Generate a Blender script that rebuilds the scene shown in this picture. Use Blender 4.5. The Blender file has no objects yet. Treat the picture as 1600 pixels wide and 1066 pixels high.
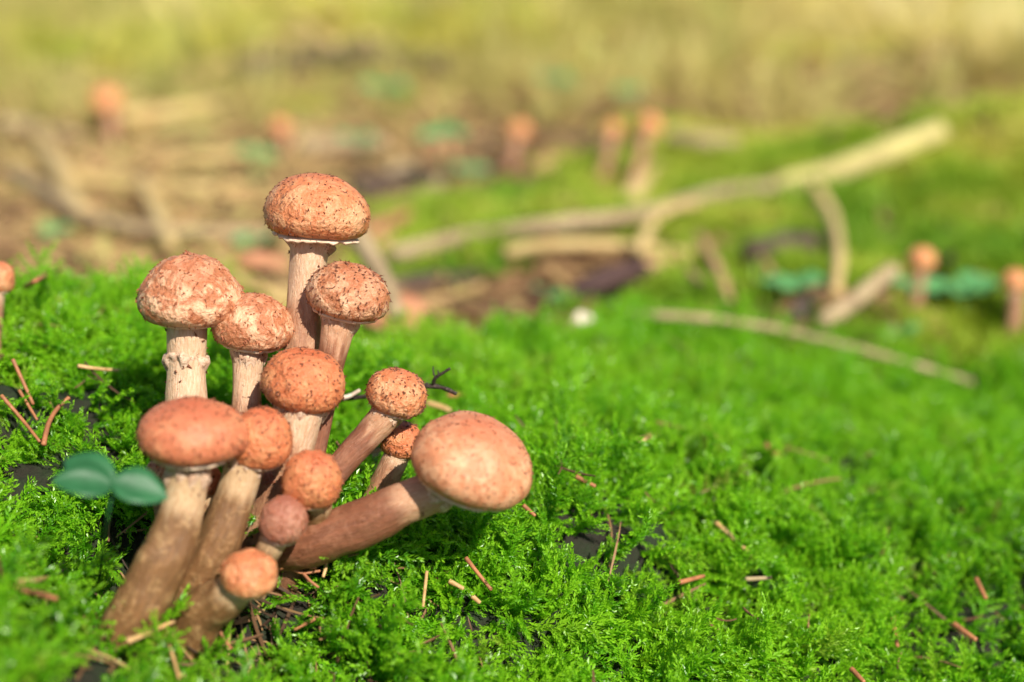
import bpy, math, random
import numpy as np
from mathutils import Vector, Matrix

# ------------------------------------------------------------------ camera, sky, sun, exposure
SC = bpy.context.scene
COL = SC.collection
CAM_Z, PITCH, LENS = 0.25, math.radians(17.0), 50.0
FPX = 1600 * LENS / 36.0                       # focal length in photo pixels
cam_d = bpy.data.cameras.new('camera')
cam = bpy.data.objects.new('camera', cam_d); COL.objects.link(cam)
cam.location = (0, 0, CAM_Z)
cam.rotation_euler = (math.pi / 2 - PITCH, 0, 0)
cam_d.lens = LENS; cam_d.sensor_width = 36.0
cam_d.clip_start = 0.01; cam_d.clip_end = 500.0
cam_d.dof.use_dof = True
cam_d.dof.focus_distance = 0.360
cam_d.dof.aperture_fstop = 4.9
cam_d.dof.aperture_blades = 0
SC.camera = cam

SUN_EL, SUN_AZ = math.radians(44), math.radians(-58)   # azimuth of the direction TO the sun, from +X towards +Y
world = bpy.data.worlds.new('World'); SC.world = world; world.use_nodes = True
wn = world.node_tree.nodes; wl = world.node_tree.links
sky = wn.new('ShaderNodeTexSky'); sky.sky_type = 'NISHITA'; sky.sun_disc = False
sky.sun_elevation = SUN_EL
sky.sun_rotation = math.pi / 2 - SUN_AZ
wn['Background'].inputs['Strength'].default_value = 0.07
wl.new(sky.outputs['Color'], wn['Background'].inputs['Color'])
sun_d = bpy.data.lights.new('sun', 'SUN'); sun = bpy.data.objects.new('sun', sun_d); COL.objects.link(sun)
sun_d.energy = 4.9; sun_d.angle = math.radians(0.6); sun_d.color = (1.0, 0.93, 0.82)
to_sun = Vector((math.cos(SUN_EL) * math.cos(SUN_AZ), math.cos(SUN_EL) * math.sin(SUN_AZ), math.sin(SUN_EL)))
sun.rotation_euler = to_sun.to_track_quat('Z', 'Y').to_euler()
sun.location = (1.0, -1.0, 2.0)
SC.view_settings.view_transform = 'Standard'; SC.view_settings.look = 'None'
SC.view_settings.exposure = 0.50; SC.view_settings.gamma = 1.0
SC.render.engine = 'CYCLES'
SC.cycles.use_denoising = True
SC.cycles.max_bounces = 6; SC.cycles.diffuse_bounces = 3; SC.cycles.transmission_bounces = 4
SC.cycles.caustics_reflective = False; SC.cycles.caustics_refractive = False
SC.cycles.use_adaptive_sampling = True; SC.cycles.adaptive_threshold = 0.02
SC.cycles.transparent_max_bounces = 4

RNG = np.random.default_rng(7)
random.seed(7)

# ------------------------------------------------------------------ helpers
CP, SP = math.cos(PITCH), math.sin(PITCH)
FWD = np.array([0, CP, -SP]); UP = np.array([0, SP, CP]); RT = np.array([1.0, 0, 0])
CAMP = np.array([0, 0, CAM_Z])
def ray(px, py): return FWD + RT * (px - 800) / FPX + UP * (533 - py) / FPX
def P(px, py, d): return CAMP + ray(px, py) * d

def _hash(ix, iy, iz, seed):
    h = (ix.astype(np.int64) * 374761393 + iy.astype(np.int64) * 668265263 + iz.astype(np.int64) * 2147483647 + seed * 1274126177) & 0xffffffff
    h = ((h ^ (h >> 13)) * 1274126177) & 0xffffffff
    h = ((h ^ (h >> 16)) * 2246822519) & 0xffffffff
    return ((h ^ (h >> 15)) & 0xffff) / 65535.0
def vnoise(x, y, z=None, seed=0):
    x = np.asarray(x, float); y = np.asarray(y, float)
    z = np.zeros_like(x) if z is None else np.asarray(z, float)
    xi, yi, zi = np.floor(x), np.floor(y), np.floor(z)
    fx, fy, fz = x - xi, y - yi, z - zi
    fx, fy, fz = [f * f * (3 - 2 * f) for f in (fx, fy, fz)]
    r = 0
    for dx in (0, 1):
        for dy in (0, 1):
            for dz in (0, 1):
                w = (fx if dx else 1 - fx) * (fy if dy else 1 - fy) * (fz if dz else 1 - fz)
                r = r + w * _hash(xi + dx, yi + dy, zi + dz, seed)
    return r * 2 - 1
def sstep(a, b, x):
    t = np.clip((x - a) / (b - a), 0, 1); return t * t * (3 - 2 * t)

def mesh_obj(name, verts, faces, mat, parent=None, smooth=True, attrs=None, base=None):
    v = np.asarray(verts, float)
    if base is not None: v = v - np.asarray(base)
    me = bpy.data.meshes.new(name)
    me.from_pydata(v.tolist(), [], [list(map(int, f)) for f in faces])
    me.update()
    if smooth: me.polygons.foreach_set('use_smooth', [True] * len(me.polygons))
    for k, a in (attrs or {}).items():
        a = np.asarray(a, float)
        if a.ndim == 1:
            me.attributes.new(k, 'FLOAT', 'POINT').data.foreach_set('value', a.astype(np.float32))
        else:
            me.attributes.new(k, 'FLOAT_VECTOR', 'POINT').data.foreach_set('vector', a.astype(np.float32).ravel())
    if mat: me.materials.append(mat)
    o = bpy.data.objects.new(name, me)
    COL.objects.link(o)
    if parent is not None: o.parent = parent
    return o
def tag(o, label=None, cat=None, group=None, kind=None):
    if label: o['label'] = label
    if cat: o['category'] = cat
    if group: o['group'] = group
    if kind: o['kind'] = kind
    return o
def empty(name, loc):
    o = bpy.data.objects.new(name, None); COL.objects.link(o)
    o.location = Vector(loc); o.empty_display_size = 0.01
    return o

# ------------------------------------------------------------------ materials
def new_mat(name):
    m = bpy.data.materials.new(name); m.use_nodes = True
    nt = m.node_tree
    return m, nt, nt.nodes['Principled BSDF'], nt.nodes['Material Output']
def N(nt, t, **kw):
    n = nt.nodes.new(t)
    for k, v in kw.items(): setattr(n, k, v)
    return n
def mixc(nt, fac, a, b, blend='MIX'):
    n = N(nt, 'ShaderNodeMix', data_type='RGBA', blend_type=blend)
    for s, v in ((n.inputs[0], fac), (n.inputs[6], a), (n.inputs[7], b)):
        if isinstance(v, (tuple, list)): s.default_value = (*v, 1) if len(v) == 3 else v
        elif isinstance(v, (int, float)): s.default_value = v
        else: nt.links.new(v, s)
    return n.outputs[2]
def ramp(nt, src, p0, p1, a=0.0, b=1.0):
    n = N(nt, 'ShaderNodeMapRange'); n.interpolation_type = 'SMOOTHSTEP'
    n.inputs['From Min'].default_value = p0; n.inputs['From Max'].default_value = p1
    n.inputs['To Min'].default_value = a; n.inputs['To Max'].default_value = b
    nt.links.new(src, n.inputs['Value']); return n.outputs['Result']
def noise(nt, scale, vec=None, detail=3.0, rough=0.55, dist=0.0):
    n = N(nt, 'ShaderNodeTexNoise')
    n.inputs['Scale'].default_value = scale; n.inputs['Detail'].default_value = detail
    n.inputs['Roughness'].default_value = rough; n.inputs['Distortion'].default_value = dist
    if vec is not None: nt.links.new(vec, n.inputs['Vector'])
    return n.outputs['Fac']
def objco(nt): return N(nt, 'ShaderNodeTexCoord').outputs['Object']
def attr(nt, name, out='Fac', typ='GEOMETRY'):
    n = N(nt, 'ShaderNodeAttribute', attribute_name=name, attribute_type=typ); return n.outputs[out]
def bump(nt, bsdf, h, strength=0.3, dist=0.001):
    b = N(nt, 'ShaderNodeBump'); b.inputs['Strength'].default_value = strength; b.inputs['Distance'].default_value = dist
    nt.links.new(h, b.inputs['Height']); nt.links.new(b.outputs['Normal'], bsdf.inputs['Normal'])
def leafy(nt, bsdf, out, col, trans=0.35):
    t = N(nt, 'ShaderNodeBsdfTranslucent'); mx = N(nt, 'ShaderNodeMixShader'); mx.inputs[0].default_value = trans
    nt.links.new(col, bsdf.inputs['Base Color'])
    nt.links.new(mixc(nt, 1.0, col, (1.25, 1.1, 0.55), 'MULTIPLY'), t.inputs['Color'])
    nt.links.new(bsdf.outputs[0], mx.inputs[1]); nt.links.new(t.outputs[0], mx.inputs[2]); nt.links.new(mx.outputs[0], out.inputs['Surface'])

def mat_cap(name, pale, deep, apexc, rough=0.5, relief=0.75):
    m, nt, b, o = new_mat(name)
    co = objco(nt)
    n1 = noise(nt, 260, co, 4, 0.6, 0.6); n2 = noise(nt, 900, co, 3, 0.6); n3 = noise(nt, 90, co, 2)
    c = mixc(nt, ramp(nt, n1, 0.42, 0.60), deep, pale)
    c = mixc(nt, ramp(nt, n3, 0.35, 0.7, 0, 0.55), c, deep)
    ap = attr(nt, 'apex')
    c = mixc(nt, ramp(nt, ap, 0.55, 1.0, 0.0, 0.75), c, apexc)
    c = mixc(nt, ramp(nt, n2, 0.57, 0.70, 0, 0.6), c, (0.26, 0.075, 0.03))
    nt.links.new(c, b.inputs['Base Color'])
    b.inputs['Roughness'].default_value = rough
    b.inputs['Specular IOR Level'].default_value = 0.42
    b.inputs['Subsurface Weight'].default_value = 0.22
    b.inputs['Subsurface Radius'].default_value = (1.0, 0.45, 0.25)
    b.inputs['Subsurface Scale'].default_value = 0.0016
    h = N(nt, 'ShaderNodeMath', operation='ADD'); nt.links.new(n1, h.inputs[0]); nt.links.new(n2, h.inputs[1])
    bump(nt, b, h.outputs[0], relief, 0.0012)
    return m
def mat_stem(name, top, low, flake):
    m, nt, b, o = new_mat(name)
    fib = attr(nt, 'fib', 'Vector'); co = objco(nt)
    f1 = noise(nt, 5.0, fib, 4, 0.6, 0.3); f2 = noise(nt, 14.0, fib, 3, 0.6)
    p1 = noise(nt, 300, co, 5, 0.7, 0.35); p2 = noise(nt, 700, co, 2)
    pale = attr(nt, 'pale')
    cl = mixc(nt, ramp(nt, f1, 0.35, 0.65), low, tuple(x * 0.72 for x in low))
    cl = mixc(nt, ramp(nt, p1, 0.47, 0.70, 0, 0.75), cl, flake)
    ct = mixc(nt, ramp(nt, f2, 0.3, 0.7), top, tuple(x * y for x, y in zip(top, (0.82, 0.68, 0.58))))
    c = mixc(nt, pale, cl, ct)
    c = mixc(nt, ramp(nt, p2, 0.66, 0.74, 0, 0.6), c, (0.17, 0.075, 0.035))
    foot = attr(nt, 'foot')
    c = mixc(nt, ramp(nt, foot, 0.0, 1.0, 0.0, 0.7), c, (0.105, 0.05, 0.017))  # naturally brown base, deepened to imitate shade low on the stems
    nt.links.new(c, b.inputs['Base Color'])
    b.inputs['Roughness'].default_value = 0.55
    b.inputs['Subsurface Weight'].default_value = 0.2
    b.inputs['Subsurface Radius'].default_value = (1.0, 0.55, 0.35)
    b.inputs['Subsurface Scale'].default_value = 0.0014
    h = N(nt, 'ShaderNodeMath', operation='ADD'); nt.links.new(f2, h.inputs[0]); nt.links.new(p1, h.inputs[1])
    bump(nt, b, h.outputs[0], 0.6, 0.0008)
    return m
def mat_noise(name, a, b_, scale=200, rough=0.7, bumpd=0.0006, c3=None, spec=0.35, trans=0.0):
    m, nt, b, o = new_mat(name)
    co = objco(nt); n1 = noise(nt, scale, co, 4, 0.6, 0.4); n2 = noise(nt, scale * 4, co, 3)
    c = mixc(nt, ramp(nt, n1, 0.35, 0.65), a, b_)
    if c3: c = mixc(nt, ramp(nt, n2, 0.55, 0.7), c, c3)
    b.inputs['Roughness'].default_value = rough; b.inputs['Specular IOR Level'].default_value = spec
    if trans: leafy(nt, b, o, c, trans)
    else: nt.links.new(c, b.inputs['Base Color'])
    bump(nt, b, n2, 0.5, bumpd)
    return m
def mat_inst(name, cols, rough=0.45, trans=0.4, spec=0.4, tipcol=None, co_scale=None):
    """foliage instanced over the ground; the per-instance value 'tint' picks the shade"""
    m, nt, b, o = new_mat(name)
    t = attr(nt, 'tint', 'Fac', 'INSTANCER')
    r = N(nt, 'ShaderNodeValToRGB'); els = r.color_ramp.elements
    while len(els) < len(cols): els.new(0.5)
    for i, c in enumerate(cols):
        els[i].position = i / (len(cols) - 1); els[i].color = (*c, 1)
    nt.links.new(t, r.inputs[0]); c = r.outputs[0]
    if tipcol: c = mixc(nt, ramp(nt, attr(nt, 'tip'), 0.35, 1.0, 0, 0.8), c, tipcol)
    b.inputs['Roughness'].default_value = rough; b.inputs['Specular IOR Level'].default_value = spec
    leafy(nt, b, o, c, trans)
    return m

M = {}
M['cap_a'] = mat_cap('cap_flecked', (0.70, 0.36, 0.18), (0.60, 0.21, 0.085), (0.52, 0.14, 0.055))
M['cap_b'] = mat_cap('cap_shaggy', (0.78, 0.47, 0.28), (0.46, 0.17, 0.075), (0.44, 0.15, 0.07))
M['cap_c'] = mat_cap('cap_orange', (0.66, 0.27, 0.115), (0.58, 0.18, 0.07), (0.50, 0.12, 0.05))
M['cap_d'] = mat_cap('cap_shaded', (0.46, 0.22, 0.14), (0.36, 0.14, 0.085), (0.32, 0.11, 0.07))  # darker cap colours carry the shade at the foot of the clump
M['cap_s'] = mat_cap('cap_smooth_peach', (0.70, 0.38, 0.21), (0.60, 0.24, 0.115), (0.50, 0.15, 0.07), relief=0.38)
M['cap_t'] = mat_cap('cap_smooth_red', (0.62, 0.25, 0.12), (0.54, 0.17, 0.08), (0.46, 0.115, 0.055), relief=0.42)
M['cap_far'] = mat_cap('cap_far', (0.70, 0.34, 0.15), (0.64, 0.26, 0.10), (0.58, 0.20, 0.08), relief=0.2)
M['cap_e'] = mat_cap('cap_wet', (0.74, 0.36, 0.17), (0.62, 0.22, 0.09), (0.60, 0.19, 0.08), rough=0.28)
M['stem_a'] = mat_stem('stem_tan', (0.68, 0.48, 0.32), (0.42, 0.20, 0.105), (0.60, 0.38, 0.22))
M['stem_b'] = mat_stem('stem_brown', (0.60, 0.36, 0.22), (0.26, 0.095, 0.045), (0.34, 0.15, 0.08))
M['stem_c'] = mat_stem('stem_front', (0.60, 0.43, 0.25), (0.23, 0.11, 0.04), (0.46, 0.28, 0.125))
M['veil'] = mat_noise('veil', (0.80, 0.62, 0.45), (0.70, 0.48, 0.32), 500, 0.6)
M['ring'] = mat_noise('ring', (0.70, 0.52, 0.37), (0.50, 0.30, 0.19), 500, 0.7, c3=(0.22, 0.10, 0.05))
M['scale'] = mat_noise('scale', (0.20, 0.065, 0.03), (0.11, 0.04, 0.02), 800, 0.6)
M['scale_red'] = mat_noise('scale_red', (0.40, 0.13, 0.055), (0.27, 0.085, 0.04), 800, 0.6)
M['scale_mid'] = mat_noise('scale_mid', (0.23, 0.07, 0.03), (0.15, 0.05, 0.024), 800, 0.6)
M['moss'] = mat_inst('moss', [(0.040, 0.190, 0.006), (0.095, 0.34, 0.008), (0.155, 0.45, 0.010), (0.26, 0.54, 0.016), (0.32, 0.40, 0.06)], 0.32, 0.42, 0.5, tipcol=(0.30, 0.62, 0.02))
M['bgmoss'] = mat_inst('bgmoss', [(0.12, 0.30, 0.02), (0.27, 0.44, 0.03), (0.46, 0.54, 0.07), (0.64, 0.62, 0.15)], 0.5, 0.35, 0.3)
M['litter'] = mat_inst('litter', [(0.05, 0.028, 0.018), (0.17, 0.09, 0.045), (0.34, 0.20, 0.09), (0.52, 0.37, 0.15), (0.34, 0.36, 0.10)], 0.6, 0.1, 0.3)
M['grass'] = mat_inst('grass', [(0.34, 0.36, 0.09), (0.54, 0.48, 0.16), (0.72, 0.64, 0.28), (0.90, 0.86, 0.56)], 0.5, 0.3, 0.3)
M['needle'] = mat_noise('needle', (0.42, 0.17, 0.07), (0.28, 0.11, 0.05), 260, 0.5)
M['needle_pale'] = mat_noise('needle_pale', (0.62, 0.40, 0.18), (0.45, 0.25, 0.10), 260, 0.5)
M['needle_green'] = mat_noise('needle_green', (0.30, 0.42, 0.05), (0.20, 0.34, 0.03), 260, 0.45)
M['twig'] = mat_noise('twig', (0.055, 0.035, 0.028), (0.03, 0.02, 0.017), 300, 0.7, 0.0008, c3=(0.13, 0.10, 0.08))
M['stick'] = mat_noise('stick', (0.42, 0.32, 0.18), (0.31, 0.22, 0.12), 60, 0.8, 0.001, c3=(0.16, 0.11, 0.07))
M['straw'] = mat_noise('straw', (0.62, 0.47, 0.21), (0.50, 0.35, 0.14), 60, 0.6)
M['palestick'] = mat_noise('pale_stick', (0.60, 0.52, 0.20), (0.44, 0.36, 0.14), 50, 0.7, 0.001)
M['bark'] = mat_noise('bark', (0.10, 0.065, 0.045), (0.055, 0.036, 0.028), 60, 0.85, 0.002, c3=(0.17, 0.12, 0.085))
M['cone'] = mat_noise('cone', (0.115, 0.062, 0.055), (0.06, 0.032, 0.03), 150, 0.7)
M['leaf'] = mat_noise('leaf_blue_green', (0.04, 0.18, 0.065), (0.024, 0.125, 0.042), 120, 0.5, 0.0003, trans=0.25, spec=0.5)
M['leafbg'] = mat_noise('leaf_sea_green', (0.17, 0.46, 0.17), (0.12, 0.37, 0.12), 120, 0.4, 0.0003, trans=0.3)
M['deadleaf'] = mat_noise('dead_leaf', (0.58, 0.27, 0.15), (0.46, 0.19, 0.10), 90, 0.6, trans=0.15)
M['deadleaf2'] = mat_noise('dead_leaf_tan', (0.60, 0.40, 0.20), (0.50, 0.28, 0.13), 90, 0.6, trans=0.15)
M['petal'] = mat_noise('petal', (0.85, 0.76, 0.64), (0.72, 0.55, 0.42), 300, 0.6, trans=0.2)

def mat_floor():
    m, nt, b, o = new_mat('forest_floor')
    co = objco(nt)
    n1 = noise(nt, 9, co, 5, 0.6, 0.5); n2 = noise(nt, 60, co, 4, 0.65); n3 = noise(nt, 350, co, 3)
    c = mixc(nt, ramp(nt, n2, 0.35, 0.65), (0.045, 0.026, 0.015), (0.15, 0.088, 0.045))
    far = mixc(nt, ramp(nt, n1, 0.36, 0.62), (0.52, 0.42, 0.14), (0.42, 0.44, 0.07))
    far = mixc(nt, ramp(nt, n2, 0.5, 0.7, 0, 0.6), far, (0.46, 0.31, 0.13))
    c = mixc(nt, attr(nt, 'bank'), c, mixc(nt, ramp(nt, n2, 0.4, 0.6), (0.014, 0.010, 0.005), (0.012, 0.022, 0.005)))
    far = mixc(nt, attr(nt, 'dry'), far, mixc(nt, ramp(nt, n2, 0.35, 0.65), (0.80, 0.74, 0.42), (0.66, 0.58, 0.28)))  # pale patch: lens glow put into the floor colour
    c = mixc(nt, attr(nt, 'far'), c, far)
    nt.links.new(c, b.inputs['Base Color']); b.inputs['Roughness'].default_value = 0.9
    h = N(nt, 'ShaderNodeMath', operation='ADD'); nt.links.new(n2, h.inputs[0]); nt.links.new(n3, h.inputs[1])
    bump(nt, b, h.outputs[0], 0.8, 0.004)
    return m
M['floor'] = mat_floor()

# ------------------------------------------------------------------ the ground: a mossy bank on a flat forest floor
FLOOR = 0.060
CTRL = [(0, 412, .44), (110, 432, .45), (230, 478, .455), (400, 515, .465), (560, 528, .475), (700, 508, .52), (950, 492, .55),
        (1100, 503, .56), (1250, 532, .57), (1400, 572, .57), (1530, 612, .57),
        (0, 560, .40), (0, 700, .362), (0, 900, .315), (0, 1066, .285), (150, 1066, .300), (70, 960, .315), (120, 880, .357), (205, 985, .333), (330, 975, .338),
        (460, 890, .350), (330, 1066, .322), (470, 1066, .328), (650, 900, .356), (700, 1066, .336), (900, 1066, .345), (900, 850, .375), (900, 700, .412),
        (900, 600, .452), (1200, 1066, .365), (1200, 850, .405), (1200, 700, .447), (1200, 600, .495), (1600, 1066, .39), (1600, 850, .43),
        (1600, 700, .485), (150, 600, .382), (180, 740, .367), (300, 700, .392), (200, 540, .405), (600, 700, .400), (600, 600, .432),
        (-300, 450, .44), (-300, 700, .34), (-300, 1066, .26), (1950, 1066, .41), (1950, 750, .49), (400, 780, .372), (390, 905, .3445), (420, 870, .349)]
pts = np.array([P(*c) for c in CTRL])
pts[:, 2] -= 0.0085 + 0.0145 * np.clip((np.array([c[2] for c in CTRL]) - .42) / .08, 0, 1)                                              # the moss stands on top of this surface
CTRLX = ((205, 985), (330, 975), (460, 890), (70, 960), (330, 1066), (150, 1066), (390, 905), (420, 870))
pts[[CTRL.index(c) for c in CTRL if c[:2] in CTRLX], 2] += 0.006
fl = [(x, y, FLOOR) for y in (0.66, 0.78, 0.95) for x in np.linspace(-0.6, 0.6, 9)]
fl += [(0.62, 0.45, FLOOR - .03), (0.6, 0.3, FLOOR - .05), (-0.5, 0.5, FLOOR + .05), (-.5, .2, .09), (0.2, .12, .02), (-.1, .12, .05), (0, 0, .02)]
cp = np.vstack([pts, np.array(fl)])
def _U(r2): return np.where(r2 > 1e-12, r2 * np.log(np.maximum(r2, 1e-12)), 0)
_d2 = ((cp[:, None, :2] - cp[None, :, :2]) ** 2).sum(-1)
_n = len(cp); _A = np.zeros((_n + 3, _n + 3)); _A[:_n, :_n] = _U(_d2) + np.eye(_n) * 2e-4
_A[:_n, _n] = 1; _A[:_n, _n + 1:] = cp[:, :2]; _A[_n:, :_n] = _A[:_n, _n:].T
_w = np.linalg.solve(_A, np.concatenate([cp[:, 2], [0, 0, 0]]))
HUM = [(0.42, 1.02, 0.16, 0.038), (0.55, 0.85, 0.16, 0.025), (-0.13, 0.66, 0.06, 0.018), (0.02, 0.80, 0.06, 0.018), (0.14, 0.68, .05, .012), (-0.3, 1.9, .4, .05), (0.5, 2.2, .5, .06)]
HOL = [(*P(440, 965, .340)[:2], .012, .005), (*P(450, 1040, .331)[:2], .014, .006), (*P(130, 880, .355)[:2], .013, .012), (*P(60, 640, .375)[:2], .008, .006), (*P(930, 1000, .355)[:2], .012, .008), (*P(1250, 760, .43)[:2], .015, .007), (*P(1100, 930, .385)[:2], .012, .006), (*P(1400, 900, .41)[:2], .016, .008)]
def gz(x, y):
    x = np.asarray(x, float); y = np.asarray(y, float); sh = np.broadcast(x, y).shape
    x = np.broadcast_to(x, sh).ravel(); y = np.broadcast_to(y, sh).ravel()
    z = np.empty(len(x))
    for i in range(0, len(x), 20000):
        xs, ys = x[i:i + 20000], y[i:i + 20000]
        r2 = (xs[:, None] - cp[None, :, 0]) ** 2 + (ys[:, None] - cp[None, :, 1]) ** 2
        z[i:i + 20000] = _U(r2) @ _w[:_n] + _w[_n] + _w[_n + 1] * xs + _w[_n + 2] * ys
    k = sstep(0.70, 0.58, np.abs(x)) * sstep(0.92, 0.74, y) * sstep(-0.05, 0.1, y)
    z = np.where(k > 0, z, 0) * k + FLOOR * (1 - k)
    z = np.clip(z, -0.06, 0.16)
    for hx, hy, hr, hh in HUM: z = z + hh * np.exp(-((x - hx) ** 2 + (y - hy) ** 2) / (hr * hr))
    for hx, hy, hr, hh in HOL: z = z - hh * np.exp(-((x - hx) ** 2 + (y - hy) ** 2) / (hr * hr))
    near = sstep(1.2, 0.7, y)
    z = z + 0.0050 * vnoise(x / .028, y / .028, seed=3) + 0.0026 * vnoise(x / .013, y / .013, seed=4)
    z = z + 0.012 * (1 - near) * vnoise(x / .12, y / .12, seed=5)
    z = z + 0.05 * sstep(1.5, 4, y) * vnoise(x / .8, y / .8, seed=6)
    return z.reshape(sh)
def hit(px, py, lift=0.0):
    """where the ray through a photo pixel meets the ground raised by lift"""
    d = ray(px, py); ts = np.concatenate([np.linspace(.2, 1.2, 1200), np.linspace(1.2, 8, 1500)])
    p = CAMP + d * ts[:, None]
    below = p[:, 2] < gz(p[:, 0], p[:, 1]) + lift
    i = np.argmax(below) if below.any() else len(ts) - 1
    return p[i]
def axis(fine0, fine1, step, far0, far1):
    a = list(np.arange(fine0, fine1 + step / 2, step))
    s = step; v = fine1
    while v < far1: s *= 1.12; v += s; a.append(min(v, far1))
    s = step; v = fine0; b = []
    while v > far0: s *= 1.12; v -= s; b.append(max(v, far0))
    return np.array(b[::-1] + a)
gx = axis(-0.42, 0.5, 0.0045, -80, 80); gy = axis(0.18, 1.15, 0.0045, -40, 120)
GX, GY = np.meshgrid(gx, gy)
GZ = gz(GX, GY)
gv = np.stack([GX, GY, GZ], -1).reshape(-1, 3)
nx, ny = len(gx), len(gy)
ii = (np.arange(ny - 1)[:, None] * nx + np.arange(nx - 1)[None, :]).ravel()
gf = np.stack([ii, ii + 1, ii + nx + 1, ii + nx], -1)
far = sstep(0.95, 1.7, GY).ravel()
ground = mesh_obj('forest_floor', gv, gf, M['floor'], attrs={'far': far, 'dry': (sstep(1.3, 1.9, GY) * sstep(.05, .35, GX / np.maximum(GY, .1))).ravel(), 'bank': sstep(0.60, 0.52, GY).ravel()}); tag(ground, kind='structure')  # 'dry' masks the floor paled for the lens glow

# ------------------------------------------------------------------ scattering (only for what nobody could count)
def scatter(name, pos, rot, scl, idx, tint, variants, label, cat):
    me = bpy.data.meshes.new(name + '_points'); me.vertices.add(len(pos))
    me.vertices.foreach_set('co', pos.astype(np.float32).ravel())
    for k, a, t in (('rot', rot, 'FLOAT_VECTOR'), ('scl', scl, 'FLOAT'), ('tint', tint, 'FLOAT')):
        at = me.attributes.new(k, t, 'POINT')
        at.data.foreach_set('vector' if t == 'FLOAT_VECTOR' else 'value', a.astype(np.float32).ravel())
    at = me.attributes.new('pick', 'INT', 'POINT'); at.data.foreach_set('value', idx.astype(np.int32))
    o = bpy.data.objects.new(name, me); COL.objects.link(o)
    src = bpy.data.collections.new(name + '_pieces')             # never linked to the scene
    for v in variants: src.objects.link(v)
    ng = bpy.data.node_groups.new(name, 'GeometryNodeTree')
    ng.interface.new_socket('Geometry', in_out='INPUT', socket_type='NodeSocketGeometry')
    ng.interface.new_socket('Geometry', in_out='OUTPUT', socket_type='NodeSocketGeometry')
    L = ng.links.new; n = ng.nodes.new
    gi, go = n('NodeGroupInput'), n('NodeGroupOutput')
    m2p = n('GeometryNodeMeshToPoints'); ip = n('GeometryNodeInstanceOnPoints'); ci = n('GeometryNodeCollectionInfo')
    ci.inputs['Collection'].default_value = src; ci.inputs['Separate Children'].default_value = True; ci.inputs['Reset Children'].default_value = True
    def na(nm, t):
        a = n('GeometryNodeInputNamedAttribute'); a.data_type = t; a.inputs['Name'].default_value = nm
        return [s for s in a.outputs if s.enabled][0]
    e2r = n('FunctionNodeEulerToRotation')
    L(gi.outputs[0], m2p.inputs['Mesh']); L(m2p.outputs[0], ip.inputs['Points']); L(ci.outputs[0], ip.inputs['Instance'])
    ip.inputs['Pick Instance'].default_value = True
    L(na('pick', 'INT'), ip.inputs['Instance Index']); L(na('rot', 'FLOAT_VECTOR'), e2r.inputs[0]); L(e2r.outputs[0], ip.inputs['Rotation'])
    L(na('scl', 'FLOAT'), ip.inputs['Scale']); L(ip.outputs[0], go.inputs[0])
    md = o.modifiers.new('scatter', 'NODES'); md.node_group = ng
    tag(o, label, cat, kind='stuff')
    return o
def loose(name, v, f, mat, attrs=None):
    o = mesh_obj(name, v, f, mat, smooth=False, attrs=attrs); COL.objects.unlink(o); return o
def eulers(Z, X):
    Z = Z / np.linalg.norm(Z, axis=1, keepdims=True)
    X = X - (X * Z).sum(1, keepdims=True) * Z; X /= np.maximum(np.linalg.norm(X, axis=1, keepdims=True), 1e-9)
    Y = np.cross(Z, X)
    return np.stack([np.arctan2(Y[:, 2], Z[:, 2]), np.arcsin(np.clip(-X[:, 2], -1, 1)), np.arctan2(X[:, 1], X[:, 0])], -1)
def normals(x, y, e=0.003):
    n = np.stack([-(gz(x + e, y) - gz(x - e, y)) / (2 * e), -(gz(x, y + e) - gz(x, y - e)) / (2 * e), np.ones_like(x)], -1)
    return n / np.linalg.norm(n, axis=1, keepdims=True)

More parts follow.
